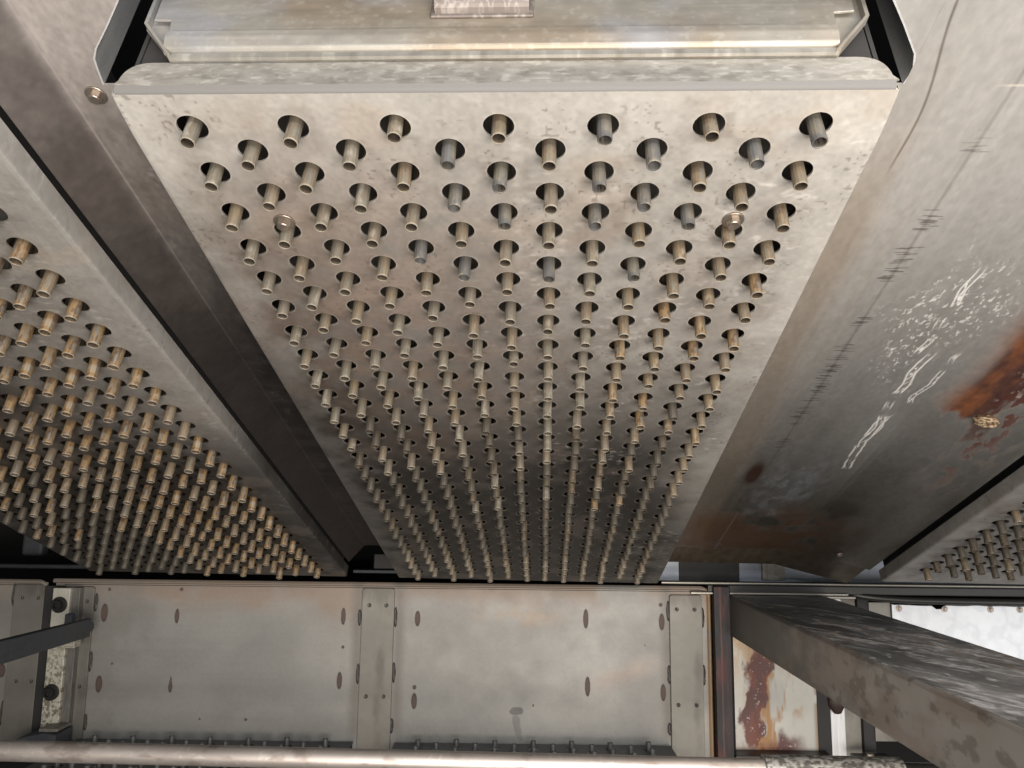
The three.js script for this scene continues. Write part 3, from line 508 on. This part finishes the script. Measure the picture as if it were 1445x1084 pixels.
// ---------------------------------------------------------------- wall panels with straps
const WZ = -2.02;
function weld(parent, x, y, h, w = 0.0045) {
  const g = new THREE.SphereGeometry(1, 12, 18), p = g.attributes.position;
  for (let i = 0; i < p.count; i++) { const k = 0.75 + 0.5 * fbm(p.getY(i) * h * 130 + x * 90, y * 50 + p.getX(i), 2); p.setXYZ(i, p.getX(i) * k * w, p.getY(i) * h / 2, p.getZ(i) * k * w * 0.55); }
  g.computeVertexNormals(); g.translate(x + Math.sign(rnd() - 0.5) * 0.0005, y, WZ + 0.004); part('weld_bead', g, M.weld, parent);
}
function strap(parent, x0, x1, y0, y1, holes, z = WZ + 0.0035) {
  const r = 0.008, sh = new THREE.Shape();
  sh.moveTo(x0, y0); sh.lineTo(x1, y0); sh.lineTo(x1, y1 - r); sh.quadraticCurveTo(x1, y1, x1 - r, y1); sh.lineTo(x0 + r, y1); sh.quadraticCurveTo(x0, y1, x0, y1 - r); sh.closePath();
  for (const [x, y] of holes) { const h = new THREE.Path(); h.absarc(x, y, 0.0046, 0, Math.PI * 2, true); sh.holes.push(h); }
  const g = extr(sh, 0.004, 0.0008); g.translate(0, 0, z); setUV(g, [0, 0, 0.4, 0.4], (x, y) => [x, y]);
  const s = part('strap', g, M.strap, parent);
  for (const [x, y] of holes) { const b = new THREE.SphereGeometry(0.003, 10, 6); b.scale(1, 1, 0.3); b.translate(x, y, z - 0.0016); part('rivet', b, M.weld, s); }
  return s;
}
function rimmed(name, label, x0, x1, y0, y1, round) {
  const o = thing(name, label, 'wall panel');
  const sh = box(x1 - x0 - 0.01, y1 - y0 - 0.006, 0.004, (x0 + x1) / 2, (y0 + y1) / 2 - 0.003, WZ - 0.002); setUV(sh, wallRect, (x, y) => [x, y]); part('sheet', sh, M.wall, o);
  const prof = Array.from({ length: 12 }, (_, i) => [Math.cos(i / 6 * Math.PI) * 0.0055, Math.sin(i / 6 * Math.PI) * 0.0055]), path = [], r = 0.022;
  if (round < 0) path.push([x0 + 0.004, y0]); 
  if (round < 0) for (let k = 0; k <= 6; k++) { const a = Math.PI - k / 6 * Math.PI / 2; path.push([x0 + 0.004 + r + Math.cos(a) * r, y1 - 0.005 - r + Math.sin(a) * r]); } else path.push([x0, y1 - 0.005]);
  for (let k = 0; k <= 6; k++) { const a = Math.PI / 2 - k / 6 * Math.PI / 2; path.push([x1 - 0.005 - r + Math.cos(a) * r, y1 - 0.005 - r + Math.sin(a) * r]); }
  path.push([x1 - 0.005, y0]);
  const st = path.map((p, i) => { const q = path[Math.max(0, i - 1)], n = path[Math.min(path.length - 1, i + 1)], l = Math.hypot(n[0] - q[0], n[1] - q[1]), nx = -(n[1] - q[1]) / l, ny = (n[0] - q[0]) / l; return (a, b) => [p[0] + nx * a, p[1] + ny * a, WZ + b]; });
  const rim = sweep(prof, st, 1.2); setUV(rim, wallRect, (x, y) => [x, y]); part('rim', rim, M.wall, o);
  const groove = box(x1 - x0 - 0.05, 0.0014, 0.001, (x0 + x1) / 2, y1 - 0.0135, WZ + 0.0002, 0.0003); part('seam', groove, M.dark, o);
  return o;
}
const wp = rimmed('wall_panel', 'wide grey steel wall panel with dark oval burn marks and two riveted straps', -1.165, 0.513, 0.34, 0.777, 0);
strap(wp, -0.374, -0.292, 0.345, 0.7635, [[-0.3555, 0.7215], [-0.3125, 0.7215], [-0.356, 0.5005], [-0.312, 0.5005]]);
strap(wp, 0.407, 0.489, 0.345, 0.7555, [[0.425, 0.7205], [0.470, 0.7205], [0.425, 0.489], [0.470, 0.489]]);
strap(wp, -1.098, -1.056, 0.345, 0.7585, [[-1.073, 0.7225], [-1.073, 0.516]]);
for (const [x, y, h] of [[-0.289, 0.692, 0.05], [-0.289, 0.557, 0.05], [-0.289, 0.43, 0.035], [-0.379, 0.69, 0.04], [-0.379, 0.553, 0.05], [0.404, 0.715, 0.05], [0.404, 0.56, 0.045], [0.404, 0.43, 0.03], [0.492, 0.70, 0.05], [0.492, 0.56, 0.05], [-1.052, 0.72, 0.045], [-1.052, 0.575, 0.05], [-1.052, 0.43, 0.04]]) weld(wp, x, y, h);
const wl = rimmed('wall_panel', 'narrow grey steel wall panel with one wide riveted strap beside the two-bolt bar', -1.75, -1.176, 0.34, 0.774, 1);
strap(wl, -1.259, -1.183, 0.345, 0.7625, [[-1.2375, 0.730], [-1.1975, 0.730], [-1.233, 0.527], [-1.195, 0.527]]);
for (const [x, y, h] of [[-1.181, 0.71, 0.05], [-1.179, 0.55, 0.06], [-1.178, 0.43, 0.045], [-1.263, 0.74, 0.05], [-1.263, 0.45, 0.06]]) weld(wl, x, y, h);

// ---------------------------------------------------------------- two-bolt bar, arm and shoe beside it
{
  const o = thing('mounting_bar', 'pale grimy vertical bar with two large black bolts between the wall straps', 'mounting bar');
  const b = box(0.043, 0.348, 0.012, -1.1235, 0.584, WZ + 0.03, 0.0015); setUV(b, [0, 0, 0.05, 0.36], (x, y) => [x + 1.145, y - 0.41]); part('face_bar', b, M.bar, o);
  part('flange', box(0.02, 0.348, 0.022, -1.092, 0.584, WZ + 0.016), M.grim, o);
  part('backing', box(0.05, 0.39, 0.008, -1.157, 0.565, WZ + 0.004), M.dark, o);
  for (const y of [0.7175, 0.5085]) {
    const c = new THREE.LatheGeometry([[0.001, 0], [0.0195, 0], [0.0195, 0.004], [0.018, 0.0055], [0.0125, 0.006], [0.0125, 0.016], [0.0115, 0.0175], [0.007, 0.0175], [0.006, 0.012], [0.0001, 0.012]].map((p) => new THREE.Vector2(...p)), 24);
    c.rotateX(Math.PI / 2); c.translate(-1.1255, y, WZ + 0.036); part('bolt', toCreasedNormals(c, 0.6), M.blackBolt, o);
  }
}
{
  const o = thing('lever_arm', 'dark blue-grey iron bar reaching out past the pale two-bolt bar', 'lever arm');
  const A = new THREE.Vector3(-1.035, 0.668, -1.955), B = new THREE.Vector3(-0.93, 0.708, -1.40), d = B.clone().sub(A), len = d.length();
  const bar = box(0.016, 0.044, len, 0, 0, 0, 0.003); bar.lookAt ? null : null;
  const q = new THREE.Quaternion().setFromUnitVectors(new THREE.Vector3(0, 0, 1), d.clone().normalize()); bar.applyQuaternion(q); bar.translate(...A.clone().add(B).multiplyScalar(0.5).toArray());
  setUV(bar, [0, 0, 0.6, 0.3], (x, y, z) => [z + 2, y + x]); part('bar', bar, M.iron, o);
  const boss = cyl(0.011, 0.011, 0.03, 18); boss.rotateZ(Math.PI / 2); boss.translate(-1.04, 0.67, -1.955); part('boss', boss, M.iron, o);
  const nub = box(0.02, 0.03, 0.016, -1.075, 0.688, -1.945, 0.004); part('nub', nub, M.iron, o);
  part('clevis', box(0.05, 0.028, 0.03, -1.085, 0.634, -1.962, 0.002), M.bar, o);
}
{
  const o = thing('wedge_shoe', 'wedge-shaped dark steel shoe at the foot of the pale two-bolt bar', 'bracket');
  const g = extr(shapeOf([[-1.215, 0.375], [-1.075, 0.375], [-1.075, 0.425], [-1.105, 0.428], [-1.16, 0.418]]), 0.07, 0.002); g.translate(0, 0, WZ + 0.02); part('wedge', g, M.iron, o);
  part('cap', box(0.045, 0.008, 0.06, -1.1, 0.432, WZ + 0.05), M.strap, o);
}

// ---------------------------------------------------------------- lower nozzle ducts
function lowerDuct(label, xc, pitch) {
  const o = thing('upright_tube_duct', label, 'nozzle duct', [xc, 0.393, 0], 'nozzle ducts below the wall panels'), hs = [];
  const w = pitch * 3.65;
  for (let r = 0; r < 10; r++) for (let i = 0; i < (r % 2 ? 6 : 7); i++) hs.push([((r % 2 ? -2.5 : -3) + i) * pitch, -(WZ + 0.045) - r * ROW * S]);
  const f = extr(shapeOf([[-w, 1.3], [w, 1.3], [w, -WZ - 0.008], [-w, -WZ - 0.008]], hs.map(([x, z]) => [x, z, HOLE * S, 14])), 0.002); f.rotateX(-Math.PI / 2); f.translate(0, -0.002, 0);
  setUV(f, [0, 0, 1, 1], (x, y, z) => [x * 2, z * 2]); part('nozzle_plate', f, M.lower, o);
  part('duct_casing', merge([box(w * 2, 0.01, 0.7, 0, -0.14, -1.66), box(0.004, 0.136, 0.7, -w + 0.004, -0.072, -1.66), box(0.004, 0.136, 0.7, w - 0.004, -0.072, -1.66)]), M.dark, o);
  for (const [x, z] of hs) { const t = part('tube', tubeKinds[Math.floor(rnd() * 6)], M.lowTube, o); t.rotation.set(Math.PI + rr(-0.03, 0.03), rnd() * 6, rr(-0.03, 0.03)); t.position.set(x, 0, -z); }
}
lowerDuct('low perforated plate with upright tubes below the wall panel, beside the wedge-shaped shoe', -0.724, 0.0935);
lowerDuct('low perforated plate with upright tubes below the wall panel, beside the rusted panel', 0.062, 0.0935);

// ---------------------------------------------------------------- roller shaft with sleeve
{
  const o = thing('shaft', 'long brown heat-tinted steel shaft ending in a pitted grey sleeve', 'shaft');
  const rodBetween = (a, b, r, seg = 28) => { const A = new THREE.Vector3(...a), B = new THREE.Vector3(...b), d = B.clone().sub(A), g = cyl(r, r, d.length(), seg); g.applyQuaternion(new THREE.Quaternion().setFromUnitVectors(new THREE.Vector3(0, 1, 0), d.normalize())); g.translate(...A.add(B).multiplyScalar(0.5).toArray()); return g; };
  const y = (x) => 0.5405 - (x + 0.9) * 0.0115, P = (x) => [x, y(x), -1.45];
  const rg = rodBetween(P(-1.5), P(0.458), 0.0172, 36); const uv = rg.attributes.uv; for (let i = 0; i < uv.count; i++) uv.setXY(i, uv.getY(i), uv.getX(i));
  part('rod', rg, M.rod, o);
  const sl = rodBetween(P(0.456), P(0.70), 0.0245, 36); part('sleeve', sl, M.castSleeve, o);
  part('stub', rodBetween(P(0.70), P(0.86), 0.0165), M.darkRail, o);
}

// ---------------------------------------------------------------- right of the wall panel: post, rusted panel, struts, bright panel, rails
{
  const o = thing('rusty_post', 'rust-streaked black upright post between the wall panel and the rusted panel', 'post');
  const g = box(0.043, 0.43, 0.05, 0.5365, 0.565, WZ - 0.0, 0.003); setUV(g, [0.5, 0.34, 0.58, 0.8], (x, y) => [x, y]); part('upright', g, M.rustPost, o);
  part('shadow_gap_strip', box(0.012, 0.43, 0.03, 0.5665, 0.565, WZ - 0.03), M.black, o);
}
{
  const o = thing('rusted_panel', 'pale steel panel with a dark red rust run below the box beam', 'panel');
  const g = box(0.214, 0.43, 0.004, 0.676, 0.565, -2.045); setUV(g, rustRect, (x, y) => [x, y]); part('sheet', g, M.rustPanel, o);
  part('sill', box(0.24, 0.008, 0.05, 0.68, 0.372, -2.02, 0.002), M.darkRail, o);
}
{
  const o = thing('dark_strut', 'black vertical strut beside the edge of the rusted panel', 'strut'); part('upright', box(0.034, 0.42, 0.03, 0.801, 0.56, -2.06), M.dark, o);
}
{
  const o = thing('pale_strut', 'narrow pale steel strut with a charred clip, seen under the box beam', 'strut');
  const g = box(0.041, 0.42, 0.006, 0.838, 0.56, -2.06); setUV(g, [0, 0, 0.05, 0.36], (x, y) => [x - 0.815, y * 0.25 + 0.27]); part('face', g, M.bright, o);
  const ch = new THREE.IcosahedronGeometry(1, 2), cp = ch.attributes.position; for (let i = 0; i < cp.count; i++) { const k = 0.75 + 0.5 * fbm(cp.getX(i) * 2 + 8, cp.getY(i) * 2 + cp.getZ(i), 3); cp.setXYZ(i, cp.getX(i) * k * 0.022, cp.getY(i) * k * 0.026, cp.getZ(i) * k * 0.012); }
  const c2 = mergeVertices(ch); c2.computeVertexNormals(); c2.translate(0.832, 0.492, -2.045); part('charred_clip', c2, plain('char', [0.035, 0.02, 0.015], 0.6, 0.2), o);
}
{
  const o = thing('grey_strut', 'grey flat strut between pale strut and black strut behind the box beam', 'strut'); const g = box(0.045, 0.42, 0.02, 0.878, 0.56, -2.07); setUV(g, [0, 0, 0.4, 0.4], (x, y) => [x, y]); part('face', g, M.strap, o);
}
{
  const o = thing('black_strut', 'black upright strut next to the bright bolted panel', 'strut'); part('upright', box(0.03, 0.42, 0.03, 0.914, 0.56, -2.06), M.dark, o);
}
{
  const o = thing('bright_panel', 'bright pale steel panel bolted along its top edge, behind the box beam', 'panel');
  const pts = [[0.982, 0.40], [1.75, 0.40], [1.75, 0.734]]; for (let x = 1.72; x > 0.985; x -= 0.012) pts.push([x, 0.735 + 0.004 * (fbm(x * 30, 1, 3) - 0.5) - (Math.abs(x - 1.1) < 0.012 ? 0.009 : 0)]); pts.push([0.982, 0.737]);
  const g = extr(shapeOf(pts), 0.003, 0.0006); g.translate(0, 0, -2.036); setUV(g, [0.9, 0.4, 1.7, 0.8], (x, y) => [x, y]); part('sheet', g, M.bright, o);
  const f = box(0.056, 0.34, 0.006, 0.954, 0.57, -2.043); setUV(f, [0, 0, 0.4, 0.4], (x, y) => [x, y]); part('edge_strip', f, M.strap, o);
  for (const x of [1.0, 1.117, 1.235, 1.31]) { const b = hexBolt(0.0048, 0.008); b.rotateX(Math.PI / 2); b.translate(x, 0.7265, -2.032); part('bolt', b, M.bolt, o); }
}
{
  const o = thing('bolted_foot', 'small dark foot plate with an upright bolt under the box beam', 'bracket');
  part('foot', box(0.09, 0.008, 0.06, 0.895, 0.375, -1.99, 0.002), M.darkRail, o); const b = hexBolt(0.0085, 0.013); b.translate(0.885, 0.379, -1.985); part('bolt', b, M.bolt, o);
}
const horiz = (r, x0, x1, y, z) => { const g = cyl(r, r, x1 - x0, 14); g.rotateZ(Math.PI / 2); g.translate((x0 + x1) / 2, y, z); return g; };
{
  const o = thing('thin_rail', 'thin bright rail along the top of the wall beside the middle duct', 'rail'); part('bar', horiz(0.0035, 0.385, 1.75, 0.7875, -2.0), M.rail, o);
}
{
  const o = thing('dark_rail', 'sooty flat rail under the thin bright rail, above the box beam', 'rail'); part('flange', box(1.25, 0.020, 0.03, 1.13, 0.7715, -2.025, 0.002), M.darkRail, o);
  part('light_edge', box(0.40, 0.006, 0.01, 0.66, 0.762, -2.008, 0.002), M.rail, o);
}
{
  const o = thing('dark_pipe', 'dark round pipe running above the bright bolted panel', 'pipe');
  const c = new THREE.CatmullRomCurve3([[0.86, 0.765, -2.03], [0.90, 0.758, -2.015], [0.98, 0.752, -2.005], [1.15, 0.7495, -2.0], [1.75, 0.749, -2.0]].map((p) => new THREE.Vector3(...p)));
  part('tube', new THREE.TubeGeometry(c, 40, 0.0085, 12), M.darkRail, o);
}
{
  const o = thing('small_bracket', 'short pale bracket with a rounded end above the black strut', 'bracket'); part('plate', box(0.085, 0.008, 0.01, 0.835, 0.755, -2.005, 0.003), M.rail, o);
  part('white_tab', box(0.046, 0.03, 0.004, 0.827, 0.735, -2.03), M.bright, o);
}
{
  const o = thing('sheet_beam', 'blue-grey sheet beam running behind the ends of the ducts', 'beam');
  const g = box(1.4, 0.06, 0.01, 1.09, 0.812, -2.10); setUV(g, [0, 0, 1, 0.25], (x, y) => [x, y]); part('web', g, M.blueGrey, o);
  part('joint_plate', box(0.06, 0.05, 0.006, 0.70, 0.812, -2.09), M.strap, o); part('dark_joint', box(0.16, 0.056, 0.006, 0.53, 0.812, -2.092), M.dark, o);
}
{
  const o = thing('box_fitting', 'dark boxy fitting in the black gap between the two largest duct ends', 'fitting');
  part('box', box(0.10, 0.04, 0.03, -0.31, 0.825, -2.09, 0.004), M.dark, o); part('ledge', box(0.16, 0.008, 0.04, -0.33, 0.80, -2.08, 0.002), M.iron, o);
}
{
  const o = thing('pipe_ledge', 'dark ledge with lumps in the black gap above the narrow wall panel', 'ledge');
  const p = new THREE.CatmullRomCurve3([[-1.9, 0.80, -2.15], [-1.4, 0.797, -2.13], [-1.05, 0.80, -2.1]].map((q) => new THREE.Vector3(...q))); part('pipe', new THREE.TubeGeometry(p, 20, 0.006, 8), M.iron, o);
  part('block', box(0.06, 0.09, 0.04, -1.36, 0.86, -2.25, 0.01), M.iron, o); part('block', box(0.05, 0.06, 0.04, -1.24, 0.84, -2.24, 0.01), M.iron, o);
}

// ---------------------------------------------------------------- box beam coming out of the corner
{
  const o = thing('box_beam', 'heavy heat-tinted steel box beam with white scale and painted glare, running out from the corner', 'beam');
  const z0 = -2.03, z1 = -0.25, r = 0.006, x0 = 0.556, x1 = 0.805, y0 = 0.658, y1 = 0.757, len = z1 - z0;
  const prof = (() => { const c = []; for (const [cx, cy, a0] of [[x1 - r, y1 - r, 0], [x0 + r, y1 - r, 1], [x0 + r, y0 + r, 2], [x1 - r, y0 + r, 3]]) for (let k = 0; k <= 3; k++) { const a = (a0 + k / 3) * Math.PI / 2; c.push([cx + Math.cos(a) * r, cy + Math.sin(a) * r]); } return c; })();
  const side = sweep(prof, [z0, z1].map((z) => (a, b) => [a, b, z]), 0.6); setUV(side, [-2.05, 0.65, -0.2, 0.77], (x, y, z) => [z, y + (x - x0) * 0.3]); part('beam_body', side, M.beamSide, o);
  const top = box(x1 - x0 - 2 * r, 0.0012, len, (x0 + x1) / 2, y1 + 0.0004, (z0 + z1) / 2, 0.0003); setUV(top, beamTopR, (x, y, z) => [x, z]); part('scale_and_glare_face', top, M.beamTop, o);
}
renderer.render(scene, camera);
